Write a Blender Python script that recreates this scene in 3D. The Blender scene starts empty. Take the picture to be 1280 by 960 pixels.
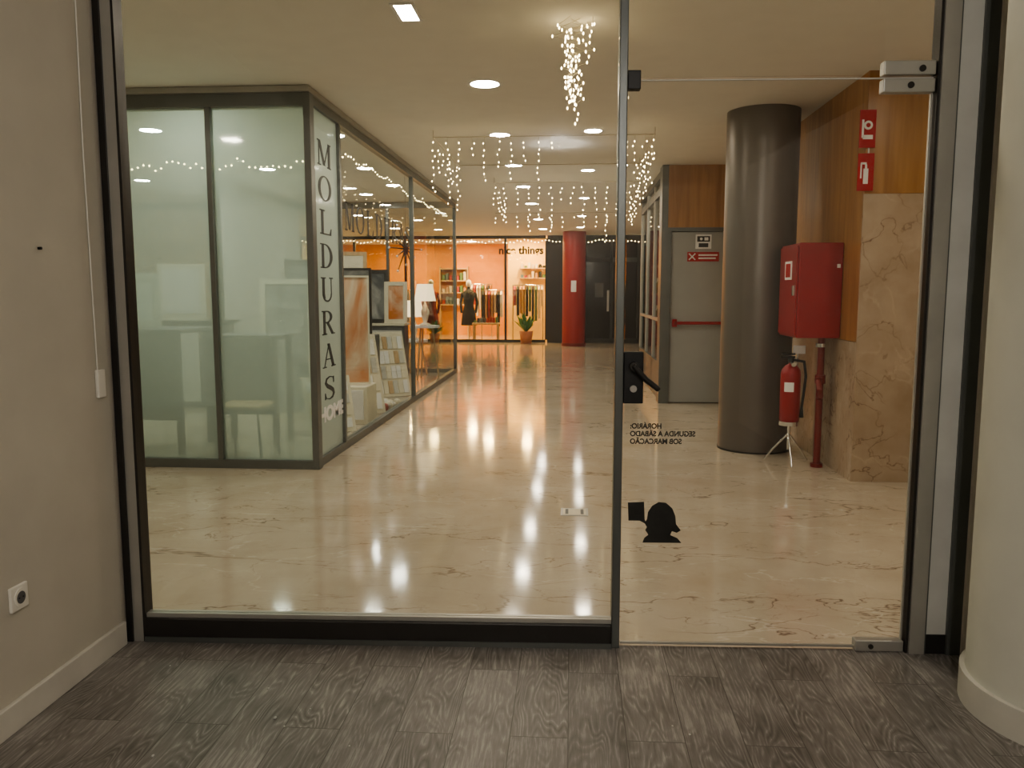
import bpy, math, random, bmesh
from mathutils import Matrix, Vector
random.seed(7)
scene = bpy.context.scene
try:
    scene.view_settings.view_transform = 'AgX'; scene.view_settings.look = 'AgX - Medium High Contrast'
except Exception: pass
# ------------------------------------------------------------------ materials
def newmat(name):
    m = bpy.data.materials.new(name); m.use_nodes = True
    nt = m.node_tree; nt.nodes.clear()
    out = nt.nodes.new('ShaderNodeOutputMaterial')
    return m, nt, out
def pbr(name, col, rough=0.5, metal=0.0, noise=0.06, nscale=6.0, emis=None, estr=0, bump=0.0, spec=0.5):
    m, nt, out = newmat(name)
    b = nt.nodes.new('ShaderNodeBsdfPrincipled')
    b.inputs['Roughness'].default_value = rough
    b.inputs['Metallic'].default_value = metal
    b.inputs['Specular IOR Level'].default_value = spec
    tc = nt.nodes.new('ShaderNodeTexCoord')
    nz = nt.nodes.new('ShaderNodeTexNoise'); nz.inputs['Scale'].default_value = nscale; nz.inputs['Detail'].default_value = 5
    nt.links.new(tc.outputs['Object'], nz.inputs['Vector'])
    cr = nt.nodes.new('ShaderNodeValToRGB')
    lo = [max(0, c*(1-noise)) for c in col]; hi = [min(1, c*(1+noise)) for c in col]
    cr.color_ramp.elements[0].position = .3; cr.color_ramp.elements[1].position = .7
    cr.color_ramp.elements[0].color = (*lo, 1); cr.color_ramp.elements[1].color = (*hi, 1)
    nt.links.new(nz.outputs['Fac'], cr.inputs['Fac'])
    nt.links.new(cr.outputs['Color'], b.inputs['Base Color'])
    if bump:
        bp = nt.nodes.new('ShaderNodeBump'); bp.inputs['Strength'].default_value = bump; bp.inputs['Distance'].default_value = .01
        nt.links.new(nz.outputs['Fac'], bp.inputs['Height']); nt.links.new(bp.outputs['Normal'], b.inputs['Normal'])
    if emis:
        b.inputs['Emission Color'].default_value = (*emis, 1); b.inputs['Emission Strength'].default_value = estr
    nt.links.new(b.outputs[0], out.inputs[0])
    return m
def emit(name, col, s, sample=True):
    m, nt, out = newmat(name)
    e = nt.nodes.new('ShaderNodeEmission'); e.inputs[0].default_value = (*col, 1); e.inputs[1].default_value = s
    nt.links.new(e.outputs[0], out.inputs[0])
    if not sample:
        try: m.cycles.emission_sampling = 'NONE'
        except Exception: pass
    return m
def glassmat(name, tint=(.97, .98, .97), base=.04, rough=.0, frost=0.0, frostcol=(.7, .74, .7), graz=1.0):
    m, nt, out = newmat(name)
    lw = nt.nodes.new('ShaderNodeLayerWeight'); lw.inputs['Blend'].default_value = .5
    pw = nt.nodes.new('ShaderNodeMath'); pw.operation = 'POWER'; pw.inputs[1].default_value = 5
    ma = nt.nodes.new('ShaderNodeMath'); ma.operation = 'MULTIPLY_ADD'; ma.inputs[1].default_value = (1-base)*graz; ma.inputs[2].default_value = base
    nt.links.new(lw.outputs['Facing'], pw.inputs[0]); nt.links.new(pw.outputs[0], ma.inputs[0])
    tr = nt.nodes.new('ShaderNodeBsdfTransparent'); tr.inputs[0].default_value = (*tint, 1)
    gl = nt.nodes.new('ShaderNodeBsdfGlossy'); gl.inputs['Roughness'].default_value = rough
    body = tr
    if frost:
        tl = nt.nodes.new('ShaderNodeBsdfTranslucent'); tl.inputs[0].default_value = (*frostcol, 1)
        df = nt.nodes.new('ShaderNodeBsdfDiffuse'); df.inputs[0].default_value = (*frostcol, 1)
        m1 = nt.nodes.new('ShaderNodeMixShader'); m1.inputs[0].default_value = .35
        nt.links.new(tl.outputs[0], m1.inputs[1]); nt.links.new(df.outputs[0], m1.inputs[2])
        m2 = nt.nodes.new('ShaderNodeMixShader'); m2.inputs[0].default_value = frost
        nt.links.new(tr.outputs[0], m2.inputs[1]); nt.links.new(m1.outputs[0], m2.inputs[2])
        body = m2
    mx = nt.nodes.new('ShaderNodeMixShader')
    nt.links.new(ma.outputs[0], mx.inputs[0]); nt.links.new(body.outputs[0], mx.inputs[1]); nt.links.new(gl.outputs[0], mx.inputs[2])
    nt.links.new(mx.outputs[0], out.inputs[0])
    return m
def marble(name, base, dark, rough, veins, scale=1.0, cloud=1.2):
    m, nt, out = newmat(name); N = nt.nodes; L = nt.links
    b = N.new('ShaderNodeBsdfPrincipled'); b.inputs['Roughness'].default_value = rough
    tc = N.new('ShaderNodeTexCoord')
    n0 = N.new('ShaderNodeTexNoise'); n0.inputs['Scale'].default_value = cloud*scale; n0.inputs['Detail'].default_value = 10; n0.inputs['Roughness'].default_value = .62
    L.new(tc.outputs['Object'], n0.inputs['Vector'])
    cr = N.new('ShaderNodeValToRGB'); cr.color_ramp.elements[0].position = .34; cr.color_ramp.elements[1].position = .64
    cr.color_ramp.elements[0].color = (*dark, 1); cr.color_ramp.elements[1].color = (*base, 1)
    L.new(n0.outputs['Fac'], cr.inputs['Fac'])
    prev = cr.outputs['Color']
    for sc, w, st, vc, rt in veins:
        mp = N.new('ShaderNodeMapping'); mp.inputs['Rotation'].default_value = (.3, .2, rt); mp.inputs['Scale'].default_value = (1, 2.2, 1); mp.inputs['Location'].default_value = (sc*3, rt*5, 0)
        L.new(tc.outputs['Object'], mp.inputs[0])
        n = N.new('ShaderNodeTexNoise'); n.inputs['Scale'].default_value = sc*scale; n.inputs['Detail'].default_value = 6; n.inputs['Roughness'].default_value = .5; n.inputs['Distortion'].default_value = .4
        L.new(mp.outputs[0], n.inputs['Vector'])
        s = N.new('ShaderNodeMath'); s.operation = 'SUBTRACT'; s.inputs[1].default_value = .5; L.new(n.outputs['Fac'], s.inputs[0])
        a = N.new('ShaderNodeMath'); a.operation = 'ABSOLUTE'; L.new(s.outputs[0], a.inputs[0])
        r = N.new('ShaderNodeMapRange'); r.inputs['From Min'].default_value = 0; r.inputs['From Max'].default_value = w
        r.inputs['To Min'].default_value = st; r.inputs['To Max'].default_value = 0
        L.new(a.outputs[0], r.inputs['Value'])
        k = N.new('ShaderNodeTexNoise'); k.inputs['Scale'].default_value = 1.7*scale; k.inputs['Detail'].default_value = 2; L.new(mp.outputs[0], k.inputs['Vector'])
        kr = N.new('ShaderNodeMapRange'); kr.inputs['From Min'].default_value = .40; kr.inputs['From Max'].default_value = .56; L.new(k.outputs['Fac'], kr.inputs['Value'])
        mm = N.new('ShaderNodeMath'); mm.operation = 'MULTIPLY'; L.new(r.outputs[0], mm.inputs[0]); L.new(kr.outputs[0], mm.inputs[1])
        mx = N.new('ShaderNodeMix'); mx.data_type = 'RGBA'
        L.new(mm.outputs[0], mx.inputs['Factor']); L.new(prev, mx.inputs[6]); mx.inputs[7].default_value = (*vc, 1)
        prev = mx.outputs[2]
    L.new(prev, b.inputs['Base Color']); L.new(b.outputs[0], out.inputs[0])
    return m
def woodfloor(name):
    m, nt, out = newmat(name); N = nt.nodes; L = nt.links
    b = N.new('ShaderNodeBsdfPrincipled'); b.inputs['Roughness'].default_value = .40
    tc = N.new('ShaderNodeTexCoord')
    mp = N.new('ShaderNodeMapping'); mp.inputs['Rotation'].default_value = (0, 0, math.radians(90)); L.new(tc.outputs['Object'], mp.inputs[0])
    br = N.new('ShaderNodeTexBrick'); br.offset = .37
    br.inputs['Color1'].default_value = (0, 0, 0, 1); br.inputs['Color2'].default_value = (1, 1, 1, 1); br.inputs['Mortar'].default_value = (.5, .5, .5, 1)
    br.inputs['Scale'].default_value = 1; br.inputs['Mortar Size'].default_value = .0015; br.inputs['Brick Width'].default_value = 1.25; br.inputs['Row Height'].default_value = .19
    L.new(mp.outputs[0], br.inputs['Vector'])
    off = N.new('ShaderNodeVectorMath'); off.operation = 'MULTIPLY_ADD'; off.inputs[1].default_value = (7, 13, 9)
    L.new(br.outputs['Color'], off.inputs[0]); L.new(tc.outputs['Object'], off.inputs[2])
    m1 = N.new('ShaderNodeMapping'); m1.inputs['Scale'].default_value = (95, 6, 1); L.new(off.outputs[0], m1.inputs[0])
    g1 = N.new('ShaderNodeTexNoise'); g1.inputs['Scale'].default_value = 1; g1.inputs['Detail'].default_value = 7; g1.inputs['Roughness'].default_value = .7; L.new(m1.outputs[0], g1.inputs['Vector'])
    m2 = N.new('ShaderNodeMapping'); m2.inputs['Scale'].default_value = (7.0, 1.4, 1); L.new(off.outputs[0], m2.inputs[0])
    g2 = N.new('ShaderNodeTexNoise'); g2.inputs['Scale'].default_value = 1; g2.inputs['Detail'].default_value = 2.2; L.new(m2.outputs[0], g2.inputs['Vector'])
    f = N.new('ShaderNodeMath'); f.operation = 'MULTIPLY'; f.inputs[1].default_value = 24; L.new(g2.outputs['Fac'], f.inputs[0])
    pp = N.new('ShaderNodeMath'); pp.operation = 'PINGPONG'; pp.inputs[1].default_value = .5; L.new(f.outputs[0], pp.inputs[0])
    g3 = N.new('ShaderNodeTexNoise'); g3.inputs['Scale'].default_value = 4; g3.inputs['Detail'].default_value = 5; L.new(off.outputs[0], g3.inputs['Vector'])
    g3r = N.new('ShaderNodeMapRange'); g3r.inputs['From Min'].default_value = .35; g3r.inputs['From Max'].default_value = .65; g3r.inputs['To Max'].default_value = .95; L.new(g3.outputs['Fac'], g3r.inputs['Value'])
    pm = N.new('ShaderNodeMath'); pm.operation = 'MULTIPLY'; L.new(pp.outputs[0], pm.inputs[0]); L.new(g3r.outputs[0], pm.inputs[1])
    ad = N.new('ShaderNodeMath'); ad.operation = 'ADD'; L.new(pm.outputs[0], ad.inputs[0]); L.new(g1.outputs['Fac'], ad.inputs[1])
    cr = N.new('ShaderNodeValToRGB'); cr.color_ramp.elements[0].position = .34; cr.color_ramp.elements[1].position = 1.0
    cr.color_ramp.elements[0].color = (.42, .395, .375, 1); cr.color_ramp.elements[1].color = (.12, .11, .10, 1)
    e = cr.color_ramp.elements.new(.56); e.color = (.225, .208, .197, 1)
    L.new(ad.outputs[0], cr.inputs['Fac'])
    tone = N.new('ShaderNodeMapRange'); tone.inputs['To Min'].default_value = .88; tone.inputs['To Max'].default_value = 1.1; L.new(br.outputs['Color'], tone.inputs['Value'])
    mu = N.new('ShaderNodeVectorMath'); mu.operation = 'SCALE'; L.new(cr.outputs['Color'], mu.inputs[0]); L.new(tone.outputs[0], mu.inputs['Scale'])
    mx = N.new('ShaderNodeMix'); mx.data_type = 'RGBA'; L.new(br.outputs['Fac'], mx.inputs['Factor']); L.new(mu.outputs[0], mx.inputs[6]); mx.inputs[7].default_value = (.09, .08, .072, 1)
    L.new(mx.outputs[2], b.inputs['Base Color'])
    bp = N.new('ShaderNodeBump'); bp.inputs['Strength'].default_value = .25; bp.inputs['Distance'].default_value = .003; bp.invert = True
    L.new(ad.outputs[0], bp.inputs['Height']); L.new(bp.outputs[0], b.inputs['Normal'])
    L.new(b.outputs[0], out.inputs[0])
    return m
def woodpanel(name, c0, c1, rough=.3, sc=(14, 14, 1.0), det=6, dist=.4):
    m, nt, out = newmat(name); N = nt.nodes; L = nt.links
    b = N.new('ShaderNodeBsdfPrincipled'); b.inputs['Roughness'].default_value = rough
    tc = N.new('ShaderNodeTexCoord'); mp = N.new('ShaderNodeMapping'); mp.inputs['Scale'].default_value = sc; L.new(tc.outputs['Object'], mp.inputs[0])
    n = N.new('ShaderNodeTexNoise'); n.inputs['Scale'].default_value = 1.2; n.inputs['Detail'].default_value = det; n.inputs['Distortion'].default_value = dist; L.new(mp.outputs[0], n.inputs['Vector'])
    cr = N.new('ShaderNodeValToRGB'); cr.color_ramp.elements[0].position = .35; cr.color_ramp.elements[1].position = .65
    cr.color_ramp.elements[0].color = (*c0, 1); cr.color_ramp.elements[1].color = (*c1, 1)
    L.new(n.outputs['Fac'], cr.inputs['Fac']); L.new(cr.outputs[0], b.inputs['Base Color']); L.new(b.outputs[0], out.inputs[0])
    return m

M_WALL = pbr('wall_paint_beige', (.56, .53, .46), .85, noise=.05, nscale=3, bump=.05)
M_WALLD = pbr('wall_paint_cream', (.66, .61, .53), .8)
M_CEIL = pbr('ceiling_paint', (.80, .78, .73), .85, noise=.02)
M_BASE = pbr('baseboard_paint', (.64, .62, .56), .5)
M_FLOORW = woodfloor('grey_wood_laminate')
M_FLOORM = marble('polished_cream_marble', (.60, .53, .435), (.51, .435, .34), .09,
    [(.8, .0055, .8, (.14, .085, .055), .6), (1.3, .004, .75, (.18, .12, .08), 2.1), (2.6, .004, .4, (.24, .17, .11), 1.2), (1.2, .007, .45, (.80, .76, .68), 2.8)], 1.0, 1.6)
M_PIERM = marble('pier_marble', (.52, .41, .31), (.40, .29, .20), .2,
    [(1.6, .02, .35, (.68, .56, .44), .6), (2.0, .008, .75, (.16, .08, .05), 1.9), (1.2, .007, .6, (.2, .1, .06), .2)], 1.3, 1.8)
M_WOOD = woodpanel('orange_wood_panel', (.35, .165, .052), (.46, .24, .085), .3)
M_WOODL = woodpanel('light_wood', (.5, .33, .17), (.62, .44, .25), .5)
M_FRAME = pbr('grey_aluminium_frame', (.16, .17, .165), .35, .5)
M_ALU = pbr('brushed_aluminium', (.46, .45, .42), .38, .5)
M_DARK = pbr('dark_bronze_frame', (.045, .042, .04), .4, .4)
M_BLACK = pbr('black_vinyl', (.008, .008, .009), .45)
M_STRIP = pbr('pale_grey_panel', (.58, .58, .55), .6)
M_WHITE = pbr('white_plastic', (.8, .78, .72), .4)
M_COLG = pbr('taupe_metal_cladding', (.18, .16, .145), .36, .45, noise=.03)
M_COLW = pbr('white_column_paint', (.66, .66, .59), .7, noise=.03)
M_RED = pbr('red_enamel', (.32, .008, .016), .3)
M_SIGNR = pbr('sign_red', (.45, .015, .02), .6, spec=.2)
M_REDC = pbr('red_column_paint', (.34, .02, .02), .35)
M_DKRED = pbr('dark_red_pipe', (.20, .018, .015), .4)
M_CHROME = pbr('chrome', (.75, .75, .75), .15, 1.0)
M_DOOR = pbr('grey_door_paint', (.36, .37, .36), .4, noise=.03)
M_SIGNW = pbr('sign_white', (.85, .85, .85), .5)
M_GLASS = glassmat('clear_glass')
M_GLASSR = glassmat('shop_glass', (.95, .97, .95), .05, graz=.45)
M_FROST = glassmat('frosted_glass', (.86, .95, .90), .06, .06, frost=.36, frostcol=(.72, .82, .76))
M_FROST2 = glassmat('lettered_frosted_glass', (.9, .95, .92), .04, .1, frost=.92, frostcol=(.68, .74, .69), graz=.3)
M_LAMP = emit('downlight_emitter', (1.0, .88, .72), 120)
M_LAMPS = emit('shop_downlight_emitter', (1.0, .95, .85), 160)
M_LAMPW = emit('warm_shop_emitter', (1.0, .64, .28), 500)
M_BULB = emit('fairy_bulb', (1.0, .76, .40), 15, False)
M_WIRE = pbr('transparent_wire', (.55, .5, .4), .4)
M_ORANGE = pbr('orange_wall', (.85, .36, .07), .8)
M_YEL = pbr('warm_yellow_wall', (.85, .58, .20), .8)
M_SHADE = pbr('lamp_shade', (.9, .8, .65), .8, emis=(1, .75, .45), estr=2.0)
M_CANVAS = woodpanel('abstract_canvas', (.62, .20, .05), (.82, .70, .55), .8, (2.2, 2.2, 1.4), 5, 1.2)
M_CANVAS2 = woodpanel('grey_canvas', (.10, .11, .12), (.42, .42, .40), .8, (3, 3, 2), 5, 1.0)
M_CREAM = pbr('cream_board', (.78, .72, .58), .6)
M_GREEN = pbr('leaf_green', (.06, .2, .04), .6)
M_TERRA = pbr('terracotta', (.5, .2, .09), .7)
M_BOTTLE = pbr('green_bottle', (.02, .35, .12), .2)
M_GREY = pbr('mid_grey_laminate', (.12, .125, .13), .5)
M_LETTER = pbr('letter_vinyl', (.03, .035, .04), .5)
M_PANE = pbr('dark_reflective_pane', (.02, .014, .012), .12)
CLOTH = [pbr('cloth_%d' % i, c, .9) for i, c in enumerate([(.05, .05, .07), (.35, .05, .05), (.6, .5, .4), (.12, .16, .2), (.45, .25, .12), (.02, .02, .02), (.7, .65, .6), (.10, .18, .08)])]

# ------------------------------------------------------------------ mesh builder
_ico = bmesh.new(); bmesh.ops.create_icosphere(_ico, subdivisions=1, radius=1)
ICO_V = [v.co.copy() for v in _ico.verts]; ICO_F = [[v.index for v in f.verts] for f in _ico.faces]; _ico.free()
class MB:
    def __init__(s, name, M=None):
        s.name = name; s.M = M or Matrix(); s.v = []; s.f = []; s.mi = []; s.sm = []; s.mats = []
    def idx(s, m):
        if m not in s.mats: s.mats.append(m)
        return s.mats.index(m)
    def add(s, vs, fs, mat, smooth=False, M=None):
        o = len(s.v); i = s.idx(mat)
        for v in vs:
            v = Vector(v); s.v.append(M @ v if M else v)
        for f in fs:
            s.f.append([o+k for k in f]); s.mi.append(i); s.sm.append(smooth)
    def box(s, x0, x1, y0, y1, z0, z1, mat, bev=0, M=None):
        if bev:
            bm = bmesh.new(); bmesh.ops.create_cube(bm, size=1)
            for v in bm.verts:
                v.co = Vector(((x0+x1)/2+v.co.x*(x1-x0), (y0+y1)/2+v.co.y*(y1-y0), (z0+z1)/2+v.co.z*(z1-z0)))
            bmesh.ops.bevel(bm, geom=bm.edges[:], offset=bev, segments=2, affect='EDGES', profile=.5)
            bm.verts.index_update()
            s.add([v.co.copy() for v in bm.verts], [[v.index for v in f.verts] for f in bm.faces], mat, False, M); bm.free()
            return
        vs = [(x0, y0, z0), (x1, y0, z0), (x1, y1, z0), (x0, y1, z0), (x0, y0, z1), (x1, y0, z1), (x1, y1, z1), (x0, y1, z1)]
        s.add(vs, [(0, 3, 2, 1), (4, 5, 6, 7), (0, 1, 5, 4), (1, 2, 6, 5), (2, 3, 7, 6), (3, 0, 4, 7)], mat, False, M)
    def prism(s, pts, z0, z1, mat, M=None):
        n = len(pts)
        vs = [(x, y, z0) for x, y in pts]+[(x, y, z1) for x, y in pts]
        fs = [tuple(range(n))[::-1], tuple(range(n, 2*n))]+[(i, (i+1) % n, n+(i+1) % n, n+i) for i in range(n)]
        s.add(vs, fs, mat, False, M)
    def cyl(s, p0, p1, r0, mat, r1=None, seg=16, caps=True, M=None):
        p0 = Vector(p0); p1 = Vector(p1); r1 = r0 if r1 is None else r1
        d = (p1-p0)
        if d.length < 1e-6: return
        q = d.to_track_quat('Z', 'Y')
        c = [(math.cos(2*math.pi*i/seg), math.sin(2*math.pi*i/seg)) for i in range(seg)]
        a = [p0+q @ Vector((x*r0, y*r0, 0)) for x, y in c]; b = [p1+q @ Vector((x*r1, y*r1, 0)) for x, y in c]
        s.add(a+b, [(i, (i+1) % seg, seg+(i+1) % seg, seg+i) for i in range(seg)], mat, True, M)
        if caps:
            s.add(a, [tuple(range(seg))[::-1]], mat, False, M); s.add(b, [tuple(range(seg))], mat, False, M)
    def tube(s, pts, r, mat, seg=8):
        for a, b in zip(pts[:-1], pts[1:]): s.cyl(a, b, r, mat, seg=seg, caps=False)
        if r > .004:
            for p in pts: s.sph(p, r, mat, fine=True)
    def sph(s, c, r, mat, sc=(1, 1, 1), fine=False):
        c = Vector(c)
        if not fine:
            s.add([c+Vector((v.x*r*sc[0], v.y*r*sc[1], v.z*r*sc[2])) for v in ICO_V], ICO_F, mat, True)
        else:
            n, k = 12, 8; vs = []; fs = []
            for j in range(k+1):
                t = math.pi*j/k
                for i in range(n):
                    a = 2*math.pi*i/n
                    vs.append(c+Vector((math.sin(t)*math.cos(a)*r*sc[0], math.sin(t)*math.sin(a)*r*sc[1], -math.cos(t)*r*sc[2])))
            for j in range(k):
                for i in range(n): fs.append((j*n+i, j*n+(i+1) % n, (j+1)*n+(i+1) % n, (j+1)*n+i))
            s.add(vs, fs, mat, True)
    def lathe(s, prof, c, mat, seg=24, smooth=True):
        vs = []; fs = []; k = len(prof)
        for r, z in prof:
            for i in range(seg):
                a = 2*math.pi*i/seg; vs.append((c[0]+r*math.cos(a), c[1]+r*math.sin(a), c[2]+z))
        for j in range(k-1):
            for i in range(seg): fs.append((j*seg+i, j*seg+(i+1) % seg, (j+1)*seg+(i+1) % seg, (j+1)*seg+i))
        s.add(vs, fs, mat, smooth)
    def done(s, parent=None):
        me = bpy.data.meshes.new(s.name)
        me.from_pydata([s.M @ v for v in s.v], [], s.f)
        for m in s.mats: me.materials.append(m)
        me.polygons.foreach_set('material_index', s.mi); me.polygons.foreach_set('use_smooth', s.sm); me.update()
        ob = bpy.data.objects.new(s.name, me); scene.collection.objects.link(ob)
        if parent: ob.parent = parent
        return ob
def text(name, body, size, loc, rot, mat, parent=None, ax='CENTER', sx=1, ext=.002, off=0.0, spacing=1):
    cu = bpy.data.curves.new(name, 'FONT'); cu.body = body; cu.size = size; cu.align_x = ax; cu.align_y = 'CENTER'
    cu.extrude = ext; cu.offset = off; cu.space_character = spacing; cu.materials.append(mat)
    ob = bpy.data.objects.new(name, cu); scene.collection.objects.link(ob)
    ob.location = loc; ob.rotation_euler = rot; ob.scale = (sx, 1, 1)
    if parent: ob.parent = parent
    return ob
# serif capitals made of thick and thin strokes, unit box
def serif(name, ch, M, w, h, mat, parent):
    b = MB(name, M)
    T = .002
    def quad(p):
        vs = [(x*w, y*h, 0) for x, y in p]+[(x*w, y*h, T) for x, y in p]
        b.add(vs, [(0, 1, 2, 3), (7, 6, 5, 4), (0, 4, 5, 1), (1, 5, 6, 2), (2, 6, 7, 3), (3, 7, 4, 0)], mat)
    def st(x0, y0, x1, y1, t): quad([(x0-t/2, y0), (x0+t/2, y0), (x1+t/2, y1), (x1-t/2, y1)])
    def bar(x0, x1, y0, y1): quad([(x0, y0), (x1, y0), (x1, y1), (x0, y1)])
    def ring(cx, cy, ro, so, ri, si, a0, a1, n=20, dx=0):
        for k in range(n):
            a = math.radians(a0+(a1-a0)*k/n); c = math.radians(a0+(a1-a0)*(k+1)/n)
            quad([(cx+ro*math.cos(a), cy+so*math.sin(a)), (cx+ro*math.cos(c), cy+so*math.sin(c)), (cx+dx+ri*math.cos(c), cy+si*math.sin(c)), (cx+dx+ri*math.cos(a), cy+si*math.sin(a))])
    sf = .05
    if ch == 'M':
        st(.13, 0, .13, 1, .06); st(.16, 1, .5, .05, .16); st(.5, .05, .84, 1, .06); st(.86, 0, .86, 1, .16)
        for x0, x1, y in ((.02, .26, 0), (.72, 1, 0), (.02, .24, 1-sf), (.78, 1, 1-sf)): bar(x0, x1, y, y+sf)
    elif ch == 'O': ring(.5, .5, .48, .51, .31, .46, 0, 360, 32)
    elif ch == 'L':
        st(.26, 0, .26, 1, .17); bar(.08, .44, 1-sf, 1); bar(.08, .9, 0, sf); quad([(.9, 0), (.93, .28), (.88, .28), (.78, sf)])
    elif ch == 'D':
        st(.24, 0, .24, 1, .17); ring(.38, .5, .58, .5, .38, .45, -90, 90, 20); bar(.05, .40, 1-sf, 1); bar(.05, .40, 0, sf)
    elif ch == 'U':
        st(.22, .3, .22, 1, .17); st(.80, .3, .80, 1, .06); ring(.485, .32, .348, .34, .27, .27, 180, 360, 18); quad([(.137, .32), (.305, .32), (.36, .12), (.22, .12)])
        bar(.04, .4, 1-sf, 1); bar(.66, .94, 1-sf, 1)
    elif ch == 'R':
        st(.22, 0, .22, 1, .17); ring(.38, .74, .44, .26, .26, .21, -90, 90, 16); bar(.04, .4, 1-sf, 1); bar(.3, .4, .48, .53); bar(.04, .4, 0, sf)
        st(.84, 0, .46, .5, .19); bar(.72, 1, 0, sf)
    elif ch == 'A':
        st(.14, 0, .5, 1, .06); st(.82, 0, .48, 1, .18); bar(.24, .7, .32, .37); bar(.02, .3, 0, sf); bar(.66, 1, 0, sf)
    elif ch == 'S':
        sp = [(.80, .78), (.74, .92), (.5, .975), (.27, .9), (.20, .74), (.33, .6), (.55, .49), (.74, .37), (.80, .22), (.70, .08), (.48, .025), (.24, .09), (.16, .26)]
        wd = [.03, .04, .05, .10, .15, .17, .18, .17, .15, .10, .05, .04, .03]
        L = []; R_ = []
        for i, (x, y) in enumerate(sp):
            x0, y0 = sp[max(0, i-1)]; x1, y1 = sp[min(len(sp)-1, i+1)]; d = Vector((x1-x0, y1-y0)).normalized(); n = Vector((-d.y, d.x))*wd[i]/2
            L.append((x+n.x, y+n.y)); R_.append((x-n.x, y-n.y))
        for i in range(len(sp)-1): quad([R_[i], R_[i+1], L[i+1], L[i]])
        quad([(.77, .68), (.83, .68), (.83, .95), (.77, .95)]); quad([(.13, .05), (.19, .05), (.19, .32), (.13, .32)])
    return b.done(parent)
H = 3.05
SL = .037
def fy(x): return 3.21+SL*x
FM = Matrix.Translation((0, 3.21, 0)) @ Matrix.Rotation(math.atan(SL), 4, 'Z')

# ------------------------------------------------------------------ shell
b = MB('floor'); b.prism([(-8, fy(-8)), (7, fy(7)), (7, 29), (-8, 29)], -.1, 0, M_FLOORM); b.done()
b = MB('floor'); b.prism([(-1.84, -2.5), (2.3, -2.5), (2.3, fy(2.3)), (-1.84, fy(-1.84))], -.1, 0, M_FLOORW); b.done()
b = MB('ceiling'); b.prism([(-8, fy(-8)), (7, fy(7)), (7, 29), (-8, 29)], H, H+.15, M_CEIL); b.done()
b = MB('ceiling'); b.prism([(-1.84, -2.5), (2.3, -2.5), (2.3, fy(2.3)-.06), (-1.84, fy(-1.84)-.06)], 2.8, 2.9, M_CEIL); b.done()
b = MB('wall_left'); b.box(-2.0, -1.84, -2.5, 3.08, 0, 2.9, M_WALL); b.done()
b = MB('wall_right'); b.box(2.3, 2.45, -2.5, 3.22, 0, 2.9, M_WALL); b.done()
b = MB('wall_back'); b.box(-2.0, 2.45, -2.65, -2.5, 0, 2.9, M_WALL); b.done()
b = MB('wall_front')
b.prism([(-8, fy(-8)-.06), (-1.845, fy(-1.845)-.06), (-1.845, fy(-1.845)+.06), (-8, fy(-8)+.06)], 0, H, M_WALLD)
b.prism([(1.565, fy(1.565)-.06), (7, fy(7)-.06), (7, fy(7)+.06), (1.565, fy(1.565)+.06)], 0, H, M_WALLD)
b.prism([(-1.845, fy(-1.845)-.06), (1.565, fy(1.565)-.06), (1.565, fy(1.565)+.06), (-1.845, fy(-1.845)+.06)], 2.78, H, M_WALLD)
b.done()
b = MB('baseboard_left'); b.box(-1.84, -1.822, -2.5, 3.08, 0, .10, M_BASE, bev=.004); b.done()
b = MB('wall_mall_west'); b.box(-8.15, -8, 2.8, 29, 0, H, M_WALLD); b.done()
b = MB('wall_mall_east'); b.box(7, 7.15, 3.3, 29, 0, H, M_WALLD); b.done()
b = MB('wall_mall_far'); b.box(-8, 7, 29, 29.15, 0, H, M_ORANGE); b.done()
b = MB('wall_pier')
b.box(2.17, 7, 6.29, 10.9, 0, H, M_WALLD)
b.box(2.15, 7, 6.27, 6.29, 0, 2.17, M_PIERM); b.box(2.15, 7, 6.27, 6.29, 2.172, H, M_WOOD)
b.box(2.15, 2.17, 6.29, 10.6, 0, 1.07, M_PIERM)
for y0, y1 in ((6.29, 7.9), (7.904, 9.3), (9.304, 10.6)): b.box(2.15, 2.17, y0, y1, 1.073, H, M_WOOD)
b.done()
b = MB('wall_fire_exit')
b.box(1.14, 1.22, 10.6, 10.9, 0, H, M_FRAME); b.box(1.22, 2.17, 10.62, 10.9, 2.27, H, M_WOOD); b.box(2.08, 2.17, 10.62, 10.9, 0, 2.27, M_FRAME)
b.done()
b = MB('door_1')
b.box(1.221, 1.27, 10.62, 10.72, 0, 2.269, M_FRAME); b.box(2.03, 2.079, 10.62, 10.72, 0, 2.269, M_FRAME); b.box(1.27, 2.03, 10.62, 10.72, 2.22, 2.269, M_FRAME)
b.box(1.275, 2.025, 10.66, 10.72, .01, 2.215, M_DOOR, bev=.004)
b.box(1.32, 1.98, 10.58, 10.61, 1.03, 1.07, M_RED, bev=.008)
for x in (1.33, 1.97): b.box(x-.03, x+.03, 10.58, 10.66, 1.0, 1.10, M_RED, bev=.006)
b.box(1.58, 1.78, 10.65, 10.658, 2.0, 2.18, M_SIGNW); b.box(1.60, 1.76, 10.645, 10.65, 2.09, 2.16, M_BLACK)
b.cyl((1.65, 10.644, 2.125), (1.65, 10.645, 2.125), .018, M_SIGNW); b.box(1.69, 1.74, 10.644, 10.645, 2.105, 2.145, M_SIGNW)
b.box(1.62, 1.74, 10.645, 10.65, 2.02, 2.07, M_BLACK)
b.box(1.48, 1.88, 10.65, 10.658, 1.84, 1.96, M_SIGNR)
b.box(1.62, 1.86, 10.645, 10.65, 1.91, 1.93, M_SIGNW); b.box(1.62, 1.84, 10.645, 10.65, 1.87, 1.89, M_SIGNW)
b.cyl((1.5, 10.647, 1.86), (1.58, 10.647, 1.94), .008, M_SIGNW); b.cyl((1.58, 10.647, 1.86), (1.5, 10.647, 1.94), .008, M_SIGNW)
b.done()

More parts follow.
